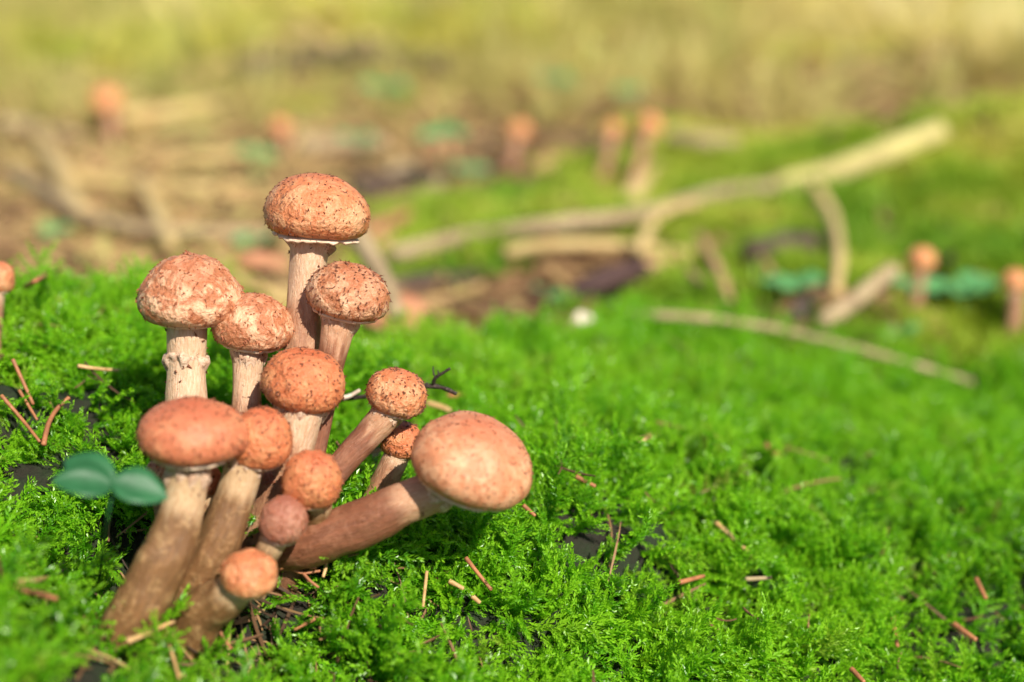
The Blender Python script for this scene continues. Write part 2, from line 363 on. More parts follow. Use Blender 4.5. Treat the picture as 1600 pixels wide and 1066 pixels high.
def frond(seed, L=0.021, nb=9, bl=0.0092, leaf=0.0026, step=0.00036):
    r = np.random.default_rng(seed); V = []; F = []; T = []
    def leaves(path_fn, n, size, tip0, tip1):
        for k in range(n):
            t = (k + r.random() * .6) / n; p, d = path_fn(t); d = d / np.linalg.norm(d)
            a = k * 2.4 + r.random() * .7
            s = np.cross(d, [0.31, .52, .8]); s /= np.linalg.norm(s); q = np.cross(d, s)
            o = s * math.cos(a) + q * math.sin(a)
            sz = size * (1 - .35 * t) * r.uniform(.75, 1.2)
            dr = d * .85 + o * .55; dr /= np.linalg.norm(dr); w = np.cross(dr, o); w /= np.linalg.norm(w)
            b = len(V); up = np.cross(w, dr)
            V.extend([p, p + dr * sz * .45 + w * sz * .21 + up * sz * .06, p + dr * sz - up * sz * .05, p + dr * sz * .45 - w * sz * .21 + up * sz * .06, ])
            F.extend([(b, b + 1, b + 2), (b, b + 2, b + 3)])
            tv = tip0 + (tip1 - tip0) * t; T.extend([tv, tv, tv + .1, tv])
    bend = r.uniform(.4, 1.1); sway = r.uniform(-.3, .3)
    def stem(t):
        a = bend * t; return (np.array([L * (1 - math.cos(a)) / max(bend, .01), sway * L * t * t, L * math.sin(a) / max(bend, .01)]),
                              np.array([math.sin(a), 2 * sway * t, math.cos(a)]))
    leaves(stem, int(L / step), leaf, 0.0, .8)
    for i in range(nb):
        t0 = .12 + .8 * (i + r.random() * .5) / nb; p0, d0 = stem(t0); side = 1 if i % 2 else -1
        out = np.array([r.uniform(-.25, .35), side, r.uniform(-.1, .1)]); d0 = d0 / np.linalg.norm(d0)
        dr = out * .85 + d0 * .62; dr /= np.linalg.norm(dr)
        ln = bl * r.uniform(.55, 1.1) * (1 - .55 * abs(t0 - .35)); cv = np.array([r.uniform(.05, .5), 0, .25])
        def br(t, p0=p0, dr=dr, ln=ln, cv=cv): return p0 + dr * ln * t + cv * ln * t * t * .5, dr + cv * t
        leaves(br, max(5, int(ln / step)), leaf * .82, .25, 1.0)
    return loose('moss_frond', np.array(V), F, M['moss'], {'tip': T})
fronds = [frond(100 + i, L=.021 * f, nb=n_, bl=.0092 * g) for i, (f, n_, g) in enumerate([(1, 9, 1), (.8, 7, 1.1), (1.2, 11, .9), (.7, 6, .9), (1, 10, 1.1), (.6, 4, .7), (.9, 8, .8), (.55, 5, .9)])]

def in_view(x, y, z, mx, my):
    r = np.stack([x, y, z - CAM_Z], -1); d = r @ FWD
    u = 800 + FPX * (r @ RT) / d; v = 533 - FPX * (r @ UP) / d
    return (u > -mx) & (u < 1600 + mx) & (v > -my) & (v < 1066 + my) & (d > .15), u, v, d
def jgrid(x0, x1, y0, y1, s):
    X, Y = np.meshgrid(np.arange(x0, x1, s), np.arange(y0, y1, s))
    X = X.ravel() + RNG.uniform(-.6, .6, X.size) * s; Y = Y.ravel() + RNG.uniform(-.6, .6, Y.size) * s
    return X, Y
BASE = hit(310, 955)[:2]
def bank_mask(x, y):
    """the mossy bank ends along its crest; behind it the litter begins"""
    crest = 0.50 + 0.10 * sstep(-.10, .06, x) - 0.05 * sstep(-.12, -.2, x) + .012 * vnoise(x / .03, y / .03, seed=11)
    return y < crest
def moss_pts():
    x, y = jgrid(-.45, .52, .19, .64, .0030)
    z = gz(x, y); ok, u, v, d = in_view(x, y, z, 650, 300)
    keep = ok & bank_mask(x, y)
    den = vnoise(x / .011, y / .011, seed=21) * .5 + vnoise(x / .03, y / .03, seed=22) * .5
    keep &= RNG.random(len(x)) < (0.72 + .75 * den)
    db = np.hypot(x - BASE[0], (y - BASE[1]))
    keep &= RNG.random(len(x)) < (0.10 + .9 * sstep(.006, .030, db))
    for hx, hy, hr, hh in HOL: keep &= RNG.random(len(x)) < (.22 + .78 * sstep(.15 * hr, 1.15 * hr, np.hypot(x - hx, y - hy)))
    x, y, z, den, db = x[keep], y[keep], z[keep], den[keep], db[keep]
    n = normals(x, y); k = len(x)
    a = RNG.uniform(0, 2 * math.pi, k); down = n.copy(); down[:, 2] = 0
    t = np.stack([np.cos(a), np.sin(a), np.zeros(k)], -1) + down * 1.3 + np.array([0.05, -.35, 0]) * RNG.random((k, 1))
    t -= (t * n).sum(1, keepdims=True) * n; t /= np.linalg.norm(t, axis=1, keepdims=True)
    th = np.radians(np.clip(RNG.normal(46, 20, k), 3, 85))[:, None]
    dirv = n * np.cos(th) + t * np.sin(th)
    X = (n - (n * dirv).sum(1, keepdims=True) * dirv) * np.where(RNG.random((k, 1)) < .62, 1, -1) + RNG.normal(0, .35, (k, 3))
    sc = RNG.uniform(.6, 1.2, k) * (0.88 + .38 * den) * (.55 + .45 * sstep(.008, .035, db))
    tint = np.clip(.40 + .28 * vnoise(x / .05, y / .05, seed=31) + RNG.normal(0, .13, k) + .24 * sstep(.36, .50, y), 0, .95)  # tint rises with distance, sunlit brightness put into the colour
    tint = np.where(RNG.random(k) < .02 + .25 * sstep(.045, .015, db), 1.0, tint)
    tint = tint * (1 - .5 * sstep(.05, .02, db) * (RNG.random(k) < .6))  # older moss by the clump, also darkened to stand in for shade
    pos = np.stack([x, y, z], -1) - n * .0015
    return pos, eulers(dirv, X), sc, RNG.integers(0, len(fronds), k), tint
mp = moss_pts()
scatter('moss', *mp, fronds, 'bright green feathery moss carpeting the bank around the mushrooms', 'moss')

# low cushion moss patches, litter and grass beyond the crest
def tuft(seed, n=60, h=.012, R=.012, w=.0014, mat='bgmoss', lean=.8):
    r = np.random.default_rng(seed); V = []; F = []
    for k in range(n):
        a = r.uniform(0, 6.283); q = R * math.sqrt(r.random()); p = np.array([q * math.cos(a), q * math.sin(a), 0])
        d = np.array([math.cos(a) * lean * q / R + r.normal(0, .25), math.sin(a) * lean * q / R + r.normal(0, .25), 1]); d /= np.linalg.norm(d)
        s = np.cross(d, [math.cos(a + 1), math.sin(a + 1), .2]); s /= np.linalg.norm(s)
        hh = h * r.uniform(.5, 1.1); b = len(V)
        V.extend([p - s * w * .4, p + s * w * .4, p + d * hh * .6 + s * w * .5, p + d * hh, p + d * hh * .6 - s * w * .5]); F.extend([(b, b + 1, b + 2, b + 4), (b + 4, b + 2, b + 3)])
    return loose('moss_tuft', np.array(V), F, M[mat])
tufts = [tuft(200 + i) for i in range(5)]
PATCH = [P(850, 310, .88)[:2].tolist() + [.10], P(700, 350, .78)[:2].tolist() + [.05], P(1050, 450, .66)[:2].tolist() + [.05], P(1450, 330, .95)[:2].tolist() + [.24],
         P(180, 415, .62)[:2].tolist() + [.05], P(1560, 560, .64)[:2].tolist() + [.08], P(1180, 270, 1.0)[:2].tolist() + [.07], P(1250, 420, .75)[:2].tolist() + [.06], P(640, 480, .58)[:2].tolist() + [.03]]
def patch_w(x, y):
    w = np.zeros_like(x)
    for px, py, pr in PATCH: w = np.maximum(w, np.exp(-((x - px) ** 2 + (y - py) ** 2) / (pr * pr)))
    return w + .22 * vnoise(x / .05, y / .05, seed=41) + .25 * vnoise(x / .16, y / .16, seed=42) * sstep(.8, 1.2, y)
def bg_moss():
    x, y = jgrid(-1.2, 1.3, .5, 1.5, .0075); x2, y2 = jgrid(-2.6, 2.8, 1.5, 3.6, .022)
    big = np.concatenate([np.zeros(len(x)), np.ones(len(x2))]); x = np.concatenate([x, x2]); y = np.concatenate([y, y2])
    z = gz(x, y); ok, u, v, d = in_view(x, y, z, 950, 120)
    w = patch_w(x, y) + .25 * sstep(1.1, 2.0, y)
    keep = ok & ~bank_mask(x, y) & (w > .36) & (RNG.random(len(w)) < .75); x, y, z, big, w = x[keep], y[keep], z[keep], big[keep], w[keep]; k = len(x)
    n = normals(x, y, .01); d = n + RNG.normal(0, .25, (k, 3)); X = RNG.normal(0, 1, (k, 3))
    sc = RNG.uniform(.7, 1.25, k) * (1 + 1.8 * big)
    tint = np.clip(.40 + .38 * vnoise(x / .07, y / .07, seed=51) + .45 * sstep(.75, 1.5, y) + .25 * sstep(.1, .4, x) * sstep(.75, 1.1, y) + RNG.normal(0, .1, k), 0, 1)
    return np.stack([x, y, z], -1), eulers(d, X), sc, RNG.integers(0, 5, k), tint
scatter('cushion_moss', *bg_moss(), tufts, 'yellow green cushion moss in patches on the forest floor beyond the bank', 'moss')

def flake(seed, L, W, th, curl, nseg=5):
    r = np.random.default_rng(seed); V = []; F = []
    for i in range(nseg + 1):
        t = i / nseg; w = W * (math.sin(math.pi * min(max(t, .06), .94)) ** .6) * r.uniform(.8, 1.15); zc = curl * L * (t - .5) ** 2 * 4
        for s, zz in ((-.5, th), (.5, th), (.5, 0), (-.5, 0)): V.append([(t - .5) * L, s * w, zc + zz])
    for i in range(nseg):
        for k in range(4): F.append((4 * i + k, 4 * i + (k + 1) % 4, 4 * i + 4 + (k + 1) % 4, 4 * i + 4 + k))
    F += [(3, 2, 1, 0), tuple(4 * nseg + k for k in range(4))]
    return loose('litter_piece', np.array(V), F, M['litter'])
flakes = [flake(300, .05, .0025, .0012, .05), flake(301, .07, .002, .0012, -.08), flake(302, .025, .012, .0008, .15), flake(303, .034, .016, .0008, -.1), flake(304, .016, .0014, .0012, .1), flake(305, .04, .006, .003, .04), flake(306, .018, .009, .0008, .2)]
def litter_pts():
    x, y = jgrid(-1.2, 1.3, .5, 1.6, .0095); x2, y2 = jgrid(-2.6, 2.8, 1.6, 3.6, .035)
    big = np.concatenate([np.zeros(len(x)), np.ones(len(x2))]); x = np.concatenate([x, x2]); y = np.concatenate([y, y2])
    z = gz(x, y); ok, u, v, d = in_view(x, y, z, 950, 120)
    keep = ok & ~bank_mask(x, y) & (RNG.random(len(x)) < np.where(patch_w(x, y) > .4, .38, .9)); x, y, z, big = x[keep], y[keep], z[keep], big[keep]; k = len(x)
    n = normals(x, y, .01); d = n + RNG.normal(0, .3, (k, 3)); X = np.stack([RNG.normal(0, 1, k), RNG.normal(0, .6, k), RNG.normal(0, .25, k)], -1)
    sc = RNG.uniform(.5, 1.15, k) * (1 + 1.2 * big)
    left = sstep(.05, -.2, x / np.maximum(y, .3))
    tint = np.clip(RNG.normal(.36, .22, k) + .28 * left + .3 * sstep(1.0, 2.0, y), 0, 1)
    return np.stack([x, y, z + .002], -1), eulers(d, X), sc, RNG.integers(0, len(flakes), k), tint
scatter('leaf_litter', *litter_pts(), flakes, 'brown and straw coloured leaf litter covering the forest floor beyond the bank', 'litter')

gtufts = [tuft(400 + i, n=34, h=.085, R=.03, w=.0026, mat='grass', lean=1.3) for i in range(4)]
def grass_pts():
    x, y = jgrid(-2.8, 3.0, 1.25, 4.2, .05); z = gz(x, y); ok, u, v, d = in_view(x, y, z, 950, 250)
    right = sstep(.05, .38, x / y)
    keep = ok & (RNG.random(len(x)) < .30 + .7 * sstep(1.3, 2.2, y) * (.5 + .5 * right)); x, y, z, right = x[keep], y[keep], z[keep], right[keep]; k = len(x)
    d = np.array([0, 0, 1.0]) + RNG.normal(0, .35, (k, 3)); X = RNG.normal(0, 1, (k, 3))
    tint = np.clip(.30 + .25 * vnoise(x / .3, y / .3, seed=61) + .7 * right * sstep(1.3, 2.0, y) + RNG.normal(0, .12, k), 0, 1)  # lens glow put into the tint, paler towards the right
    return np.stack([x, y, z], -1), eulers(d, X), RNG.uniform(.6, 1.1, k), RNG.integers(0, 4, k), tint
scatter('dry_grass', *grass_pts(), gtufts, 'yellow dry grass on the forest floor far behind the bank, paled for a lens glow', 'grass')

# ------------------------------------------------------------------ tubes
def crom(pts, n):
    p = np.asarray(pts, float); p = np.vstack([2 * p[0] - p[1], p, 2 * p[-1] - p[-2]]); out = []
    m = len(p) - 3
    for k in range(n + 1):
        s = k / n * m; i = min(int(s), m - 1); t = s - i; a, b, c, d = p[i:i + 4]
        out.append(.5 * (2 * b + (c - a) * t + (2 * a - 5 * b + 4 * c - d) * t * t + (3 * b - a - 3 * c + d) * t ** 3))
    return np.array(out)
def tube(path, rad, seg=10, rough=0.0, seed=0, cap_round=True, rs=.004):
    path = np.asarray(path); rad = np.asarray(rad, float) * np.ones(len(path)); n = len(path)
    tan = np.gradient(path, axis=0); tan /= np.linalg.norm(tan, axis=1, keepdims=True)
    u = np.cross(tan[0], [0.2, 1, .1]); u /= np.linalg.norm(u); V = []; PH = []
    for i in range(n):
        u = u - (u @ tan[i]) * tan[i]; u /= np.linalg.norm(u); w = np.cross(tan[i], u)
        ph = np.arange(seg) * 2 * math.pi / seg
        V.append(path[i] + rad[i] * (np.cos(ph)[:, None] * u + np.sin(ph)[:, None] * w)); PH.append(ph)
    V = np.vstack(V); PH = np.concatenate(PH)
    if rough:
        c = np.repeat(path, seg, 0); d = V - c
        V = c + d * (1 + rough * vnoise(V[:, 0] / rs, V[:, 1] / rs, V[:, 2] / rs, seed))[:, None]
    F = [(i * seg + k, i * seg + (k + 1) % seg, (i + 1) * seg + (k + 1) % seg, (i + 1) * seg + k) for i in range(n - 1) for k in range(seg)]
    a = len(V); V = np.vstack([V, path[0] - tan[0] * rad[0] * .4, path[-1] + tan[-1] * rad[-1] * .4])
    F += [(a, (k + 1) % seg, k) for k in range(seg)] + [(a + 1, (n - 1) * seg + k, (n - 1) * seg + (k + 1) % seg) for k in range(seg)]
    return V, F, PH, tan

# ------------------------------------------------------------------ mushrooms
def mushroom(cap, W, asp, roll, pit, stem, capmat='cap_a', stemmat='stem_a', label='', group='young mushrooms growing in one clump', nscale=260, wart=.035,
             ring=None, scl=1.0, scalemat='scale', seed=1, ntop=.66, detail=1.0, bury=.006, dome=.95, ragged=False, rw=1.0):
    """cap=(px,py,depth) of the cap's middle, W its width in photo px, asp thickness/width, roll = lean to the picture's right, pit = lean to the camera (degrees);
    stem = [(px,py,depth,width px)...] from the cap downwards; ring = position along the stem 0..1"""
    r = np.random.default_rng(seed)
    C = P(*cap); R = W * cap[2] / FPX / 2; T = 2 * R * asp; ht, hb = T * ntop, T * (1 - ntop)
    ax = Vector((0, 0, 1)); ax.rotate(Matrix.Rotation(math.radians(pit), 3, 'X')); ax.rotate(Matrix.Rotation(math.radians(roll), 3, 'Y'))
    ax = np.array(ax); bx = np.cross([0.0, 1, 0], ax); bx /= np.linalg.norm(bx); by = np.cross(ax, bx)
    org = C - ax * (ht - hb) / 2                                   # the cap's equator plane
    sp = [np.array(P(*s[:3])) for s in stem]; sw = [s[3] * s[2] / FPX / 2 for s in stem]
    last = sp[-1]; g = float(gz(last[0], last[1])) - bury
    if last[2] > g:                                                # carry the foot down into the ground
        d = last - sp[-2]; d /= np.linalg.norm(d); d = d * .6 + np.array([0, 0, -1.0]) * .7
        t = min((last[2] - g) / max(-d[2], .2), .03); q = last + d * t
        sp.append(np.array([q[0], q[1], min(q[2], float(gz(q[0], q[1])) - bury)])); sw.append(sw[-1] * .95)
    foot = sp[-1].copy(); root = empty('mushroom', foot); B = foot
    tag(root, label, 'mushroom', group)
    # cap
    seg = int(72 * detail) // 4 * 4; prof = []
    nt_, nb_ = int(30 * detail), int(14 * detail)
    for i in range(nt_ + 1):
        a = i / nt_ * math.pi / 2; prof.append((math.sin(a) ** .92, (math.cos(a) ** dome) * ht, i / nt_ * .62))
    for i in range(1, nb_ + 1):
        a = i / nb_ * math.radians(100); prof.append((1 - .30 * (1 - math.cos(a)), -hb * math.sin(a), .62 + .3 * i / nb_))
    for i in range(1, 5): prof.append((.68 - .09 * i, -hb * .93 + hb * .12 * i, .95))
    V = []; S = []
    for rr, z, s in prof:
        for k in range(seg):
            ph = 2 * math.pi * k / seg; V.append((rr * R * math.cos(ph), rr * R * math.sin(ph), z)); S.append(s)
    V = np.array(V); S = np.array(S)
    nrm = V / np.array([R * R, R * R, ht * ht]); nrm /= np.maximum(np.linalg.norm(nrm, axis=1, keepdims=True), 1e-9)
    q = V / R
    disp = .055 * vnoise(q[:, 0] * 1.1 + seed, q[:, 1] * 1.1, q[:, 2] * 1.1, seed) + .02 * vnoise(q[:, 0] * 3, q[:, 1] * 3 + seed, q[:, 2] * 3, seed + 1)
    am = wart * np.clip(1.25 - S * 1.2, .15, 1)
    cell = .0016 / R
    wn_ = vnoise(q[:, 0] / cell, q[:, 1] / cell, q[:, 2] / cell, seed + 2)
    disp = disp + am * np.where(wn_ > 0, wn_, wn_ * .5) + am * .4 * vnoise(q[:, 0] * 2.3 / cell, q[:, 1] * 2.3 / cell, q[:, 2] * 2.3 / cell, seed + 3)
    disp = disp * np.where(S > .93, .3, 1)
    V = V + nrm * (disp * R)[:, None]
    V[:seg] = V[:seg].mean(0)
    # pull the pole together and drop the duplicated ring
    n = len(prof)
    Wd = org + V[:, :1] * bx + V[:, 1:2] * by + V[:, 2:3] * ax
    vv = np.vstack([Wd[:1], Wd[seg:]]); ss = np.concatenate([S[:1], S[seg:]])
    F = [(0, 1 + k, 1 + (k + 1) % seg) for k in range(seg)]
    F += [(1 + i * seg + k, 1 + (i + 1) * seg + k, 1 + (i + 1) * seg + (k + 1) % seg, 1 + i * seg + (k + 1) % seg) for i in range(n - 2) for k in range(seg)]
    mesh_obj('cap', vv, F, M[capmat], root, attrs={'apex': np.clip(1 - ss, 0, 1)}, base=B)
    # veil: the pale skin that still joins the margin to the stem
    vrad, vz = (.79, 1.10) if ragged else (.765, 1.03); stop = sp[0]; vr = sw[0] * .8; VV = []; m_ = 8
    for j in range(m_ + 1):
        t = j / m_
        for k in range(seg):
            ph = 2 * math.pi * k / seg; rg = 1.0
            if j < 2: rg = 1 + (.07 if ragged else .035) * (float(vnoise(np.array([k * .75 + seed]), np.array([seed * 1.7]), seed=seed)[0]) + .5 * float(vnoise(np.array([k * .21]), np.array([seed * .7]), seed=seed)[0]))
            e = org + (R * vrad * rg * math.cos(ph)) * bx + (R * vrad * rg * math.sin(ph)) * by - ax * (hb * (vz + (.10 if ragged else .03) * (rg - 1) * 12))
            c0 = stop + (vr * math.cos(ph)) * bx + (vr * math.sin(ph)) * by
            s = t ** .7; VV.append(e * (1 - s) + c0 * s + ax * (.10 * R * math.sin(math.pi * t)))
    F = [(j * seg + k, j * seg + (k + 1) % seg, (j + 1) * seg + (k + 1) % seg, (j + 1) * seg + k) for j in range(m_) for k in range(seg)]
    vo = mesh_obj('veil', VV, F, M['veil'], root, base=B); sm = vo.modifiers.new('thickness', 'SOLIDIFY'); sm.thickness = .0007; sm.offset = 0
    # stem
    top_in = stop + (org - stop) * .5
    path = crom([top_in] + sp, int(54 * detail)); wid = crom([[sw[0]] * 3] + [[w] * 3 for w in sw], int(54 * detail))[:, 0]
    sg = max(12, int(36 * detail)); L = np.concatenate([[0], np.cumsum(np.linalg.norm(np.diff(path, axis=0), axis=1))])
    V, F, PH, tan = tube(path, wid, sg, .07, seed, rs=.006)
    s_ = np.concatenate([np.repeat(L, sg), [0, L[-1]]]); ph = np.concatenate([PH, [0, 0]])
    c = np.concatenate([np.repeat(path, sg, 0), path[[0]], path[[-1]]])
    fibn = vnoise(np.cos(ph) * 4.5, np.sin(ph) * 4.5, s_ / .012, seed + 9)
    flk = vnoise(V[:, 0] / .0022, V[:, 1] / .0022, V[:, 2] / .0035, seed + 8)
    V = c + (V - c) * (1 + .035 * fibn + .04 * np.clip(flk, 0, 1))[:, None]
    rp = ring if ring else .10
    pale = sstep(rp + .07, rp - .02, s_ / L[-1] + .05 * fibn)
    footv = sstep(.62, 1.0, s_ / L[-1])
    fib = np.stack([np.cos(ph), np.sin(ph), s_ / .03 + seed], -1)
    mesh_obj('stem', V, F, M[stemmat], root, attrs={'pale': pale, 'foot': footv, 'fib': fib}, base=B)
    # ring: torn remains of the veil
    if ring:
        i0 = ring * (len(path) - 1); V = []; sg2 = 60; prof2 = [(-.0008, .96), (-.0002, 1.09), (.0006, 1.13), (.0014, 1.05), (.0026, .97)]
        i = int(i0); tn = tan[i]; c0 = path[i]; u = np.cross(tn, [0.1, 1, .2]); u /= np.linalg.norm(u); w = np.cross(tn, u)
        for ds, k_ in prof2:
            for k in range(sg2):
                a = 2 * math.pi * k / sg2; nz = float(vnoise(np.array([k * .7]), np.array([seed * 3.1]), seed=seed + 5)[0]); nz2 = float(vnoise(np.array([k * .23]), np.array([seed * 2.1]), seed=seed + 6)[0])
                rr = wid[i] * (1 + (k_ - 1) * rw + (.09 * rw * nz if k_ > 1 else 0)); V.append(c0 + tn * (ds * (1 + .6 * nz) * scl + .0016 * nz2 * scl) + rr * (math.cos(a) * u + math.sin(a) * w))
        F = [(j * sg2 + k, j * sg2 + (k + 1) % sg2, (j + 1) * sg2 + (k + 1) % sg2, (j + 1) * sg2 + k) for j in range(4) for k in range(sg2)]
        mesh_obj('ring', V, F, M['ring'], root, base=B)
        V = []; F = []
        for k in range(int(26 * scl)):
            a = r.uniform(0, 6.283); j = int(np.clip(i + r.normal(1, 3.2), 1, len(path) - 2)); o = math.cos(a) * u + math.sin(a) * w
            p = path[j] + o * wid[j] * 1.01; tn2 = tan[j] * r.choice([-1, 1]) * .5 + np.cross(tn, o) * r.uniform(-1, 1); tn2 /= np.linalg.norm(tn2); sd = np.cross(o, tn2)
            ln = r.uniform(.0006, .0018) * scl; wd = r.uniform(.0002, .0005) * scl; b = len(V)
            V += [p + sd * wd, p - sd * wd, p + o * .0004, p + tn2 * ln + o * .0004]; F += [(b, b + 2, b + 3), (b + 2, b + 1, b + 3), (b, b + 1, b + 2)]
        mesh_obj('ring_fibres', V, F, M['scale'], root, smooth=False, base=B)['kind'] = 'stuff'
    # scales: small dark tufts on the cap
    if nscale:
        V = []; F = []; rows = len(prof) - 8
        for k in range(nscale):
            i = int(min(r.beta(1.5, 1.15) * (nt_ + nb_ * .55), rows - 1)) + 1; kk = r.integers(0, seg)
            a_ = Wd[i * seg + kk]; t_ = Wd[(i + 1) * seg + kk] - a_; sd = Wd[i * seg + (kk + 1) % seg] - a_
            p = a_ + t_ * r.random() + sd * r.random(); t_ /= np.linalg.norm(t_) + 1e-12; sd /= np.linalg.norm(sd) + 1e-12; nn = np.cross(t_, sd); nn /= np.linalg.norm(nn) + 1e-12
            if nn @ (a_ - org) < 0: nn = -nn
            di = t_ * r.uniform(.3, 1) + sd * r.normal(0, .45) + nn * r.uniform(.15, .7); di /= np.linalg.norm(di); s2 = np.cross(di, nn); s2 /= np.linalg.norm(s2) + 1e-12
            ln = r.uniform(.0005, .0013) * scl; wd = r.uniform(.00016, .00038) * scl; b = len(V)
            V += [p - nn * .0002 + s2 * wd, p - nn * .0002 - s2 * wd, p + nn * wd * .9, p + di * ln]; F += [(b, b + 2, b + 3), (b + 2, b + 1, b + 3), (b, b + 3, b + 1)]
        mesh_obj('scales', V, F, M[scalemat], root, smooth=False, base=B)['kind'] = 'stuff'
    return root

mushroom((496, 320, .368), 168, .56, 5, -5, [(486, 372, .368, 62), (478, 440, .368, 56), (474, 530, .367, 64), (462, 620, .364, 62), (430, 760, .360, 60)], 'cap_a', 'stem_a',
         'tallest mushroom, its cap peppered with fine dark ticks above a ragged white rim', nscale=420, wart=.012, ring=.20, seed=11, scl=.8, rw=1.9, ragged=True, dome=1.08)
mushroom((299, 449, .360), 157, .62, 2, 0, [(293, 505, .360, 64), (291, 580, .360, 60), (292, 660, .358, 66), (300, 760, .356, 66), (320, 880, .352, 62)], 'cap_b', 'stem_a',
         'mushroom with shaggy domed tan cap on upright pale stem behind the smoother wide cap', nscale=260, wart=.05, ring=.30, seed=12, rw=1.4, dome=1.22, ntop=.72, scalemat='scale_red')
mushroom((397, 500, .362), 127, .58, 6, 0, [(389, 545, .362, 52), (386, 600, .362, 46), (385, 680, .360, 48), (380, 800, .356, 50)], 'cap_b', 'stem_a',
         'mushroom with wrinkled wet tan cap tucked against the stem of the tallest one', nscale=220, wart=.055, ring=.24, seed=13, scalemat='scale_red')
mushroom((546, 451, .360), 134, .57, 12, 0, [(531, 498, .360, 56), (522, 545, .360, 44), (508, 620, .360, 36), (492, 710, .358, 34), (465, 820, .355, 36)], 'cap_b', 'stem_b',
         'mushroom with wrinkled dark flecked cap on a thin leaning stem beside the tallest one', nscale=340, wart=.04, ring=.13, seed=14, dome=1.08)
mushroom((477, 588, .350), 131, .66, 10, 2, [(471, 632, .350, 76), (462, 680, .350, 66), (440, 760, .351, 64), (400, 850, .353, 56)], 'cap_c', 'stem_a',
         'mushroom with orange domed cap and short pale flaring neck in the middle of the clump', nscale=240, wart=.018, ring=.22, seed=15, dome=1.12)
mushroom((622, 610, .357), 93, .67, 18, 2, [(604, 646, .357, 46), (578, 678, .357, 44), (535, 725, .355, 42), (475, 810, .352, 44)], 'cap_a', 'stem_b',
         'small mushroom with dark studded round cap on slanting stem before the black twig', nscale=230, wart=.035, ring=.12, seed=16)
mushroom((628, 684, .366), 68, .74, 12, 2, [(619, 712, .366, 40), (606, 742, .366, 42), (585, 790, .366, 44), (566, 830, .366, 40)], 'cap_c', 'stem_a',
         'little mushroom half hidden behind the biggest smooth cap, on short white stem', nscale=120, wart=.02, seed=17)
mushroom((743, 711, .338), 206, .50, 20, 4, [(692, 764, .340, 58), (650, 780, .341, 66), (570, 816, .343, 74), (480, 850, .346, 74), (425, 868, .352, 60)], 'cap_s', 'stem_b',
         'biggest mushroom, smooth peach cap on a thick brown stem leaning out over the moss', nscale=330, wart=.006, ring=.20, seed=18, scl=.85, scalemat='scale_mid')
mushroom((300, 668, .328), 173, .48, 4, 0, [(296, 724, .328, 66), (290, 775, .328, 64), (262, 860, .327, 78), (226, 935, .327, 86), (192, 990, .328, 82)], 'cap_t', 'stem_c',
         'mushroom with wide red brown cap on long curved stem behind the green leaf sprig', nscale=320, wart=.010, ring=.23, seed=19, scl=.95, scalemat='scale_mid')
mushroom((408, 680, .336), 98, .86, 8, 4, [(384, 722, .337, 60), (370, 770, .337, 60), (340, 850, .336, 68), (300, 925, .338, 64)], 'cap_c', 'stem_c',
         'mushroom with rounded orange cap pressed against the wide red brown cap', nscale=160, wart=.02, ring=.19, seed=20)
mushroom((488, 744, .336), 92, .84, 14, 10, [(500, 782, .340, 40), (492, 815, .344, 40), (470, 840, .347, 40), (440, 860, .351, 36)], 'cap_c', 'stem_c',
         'button mushroom with bristly round cap resting on the thick leaning brown stem', nscale=150, wart=.05, seed=21, scalemat='scale_red')
mushroom((443, 808, .331), 78, .80, 10, 8, [(428, 842, .333, 44), (414, 868, .334, 40), (395, 890, .340, 40), (385, 905, .346, 34)], 'cap_d', 'stem_c',
         'shaded brown button mushroom above the wet orange button at the foot of the clump', nscale=90, wart=.03, seed=22, scalemat='scale_red')
mushroom((391, 892, .322), 87, .66, 12, 10, [(368, 920, .325, 56), (345, 940, .328, 70), (312, 965, .332, 78)], 'cap_e', 'stem_c',
         'lowest button mushroom, wet glistening orange cap close to the soil', nscale=70, wart=.07, seed=23, scalemat='scale_red')
mushroom((440, 742, .350), 60, .8, 0, 4, [(430, 765, .351, 36), (415, 810, .351, 36), (395, 850, .352, 34)], 'cap_d', 'stem_b',
         'dark little button mushroom wedged behind the bristly round button', nscale=70, wart=.03, seed=24, scalemat='scale_red')
mushroom((326, 748, .343), 44, 1.0, 6, 0, [(322, 768, .344, 30), (315, 810, .344, 30), (300, 880, .342, 30)], 'cap_c', 'stem_c',
         'narrow young mushroom squeezed behind the long curved stem', nscale=50, wart=.02, seed=25, scalemat='scale_red')
mushroom((246, 736, .350), 40, .95, -6, 4, [(248, 756, .351, 26), (254, 800, .351, 26), (268, 880, .346, 26)], 'cap_b', 'stem_c',
         'tiny tan button mushroom peeping out behind the green leaf sprig', nscale=60, wart=.04, seed=26, scalemat='scale_red')
mushroom((0, 431, .405), 46, .95, 8, 0, [(-6, 458, .405, 26), (-10, 500, .405, 26), (-12, 545, .402, 26)], 'cap_a', 'stem_a',
         'lone pale orange mushroom standing in the moss away from the clump', 'lone mushrooms', nscale=40, wart=.01, seed=27, scalemat='scale_red')

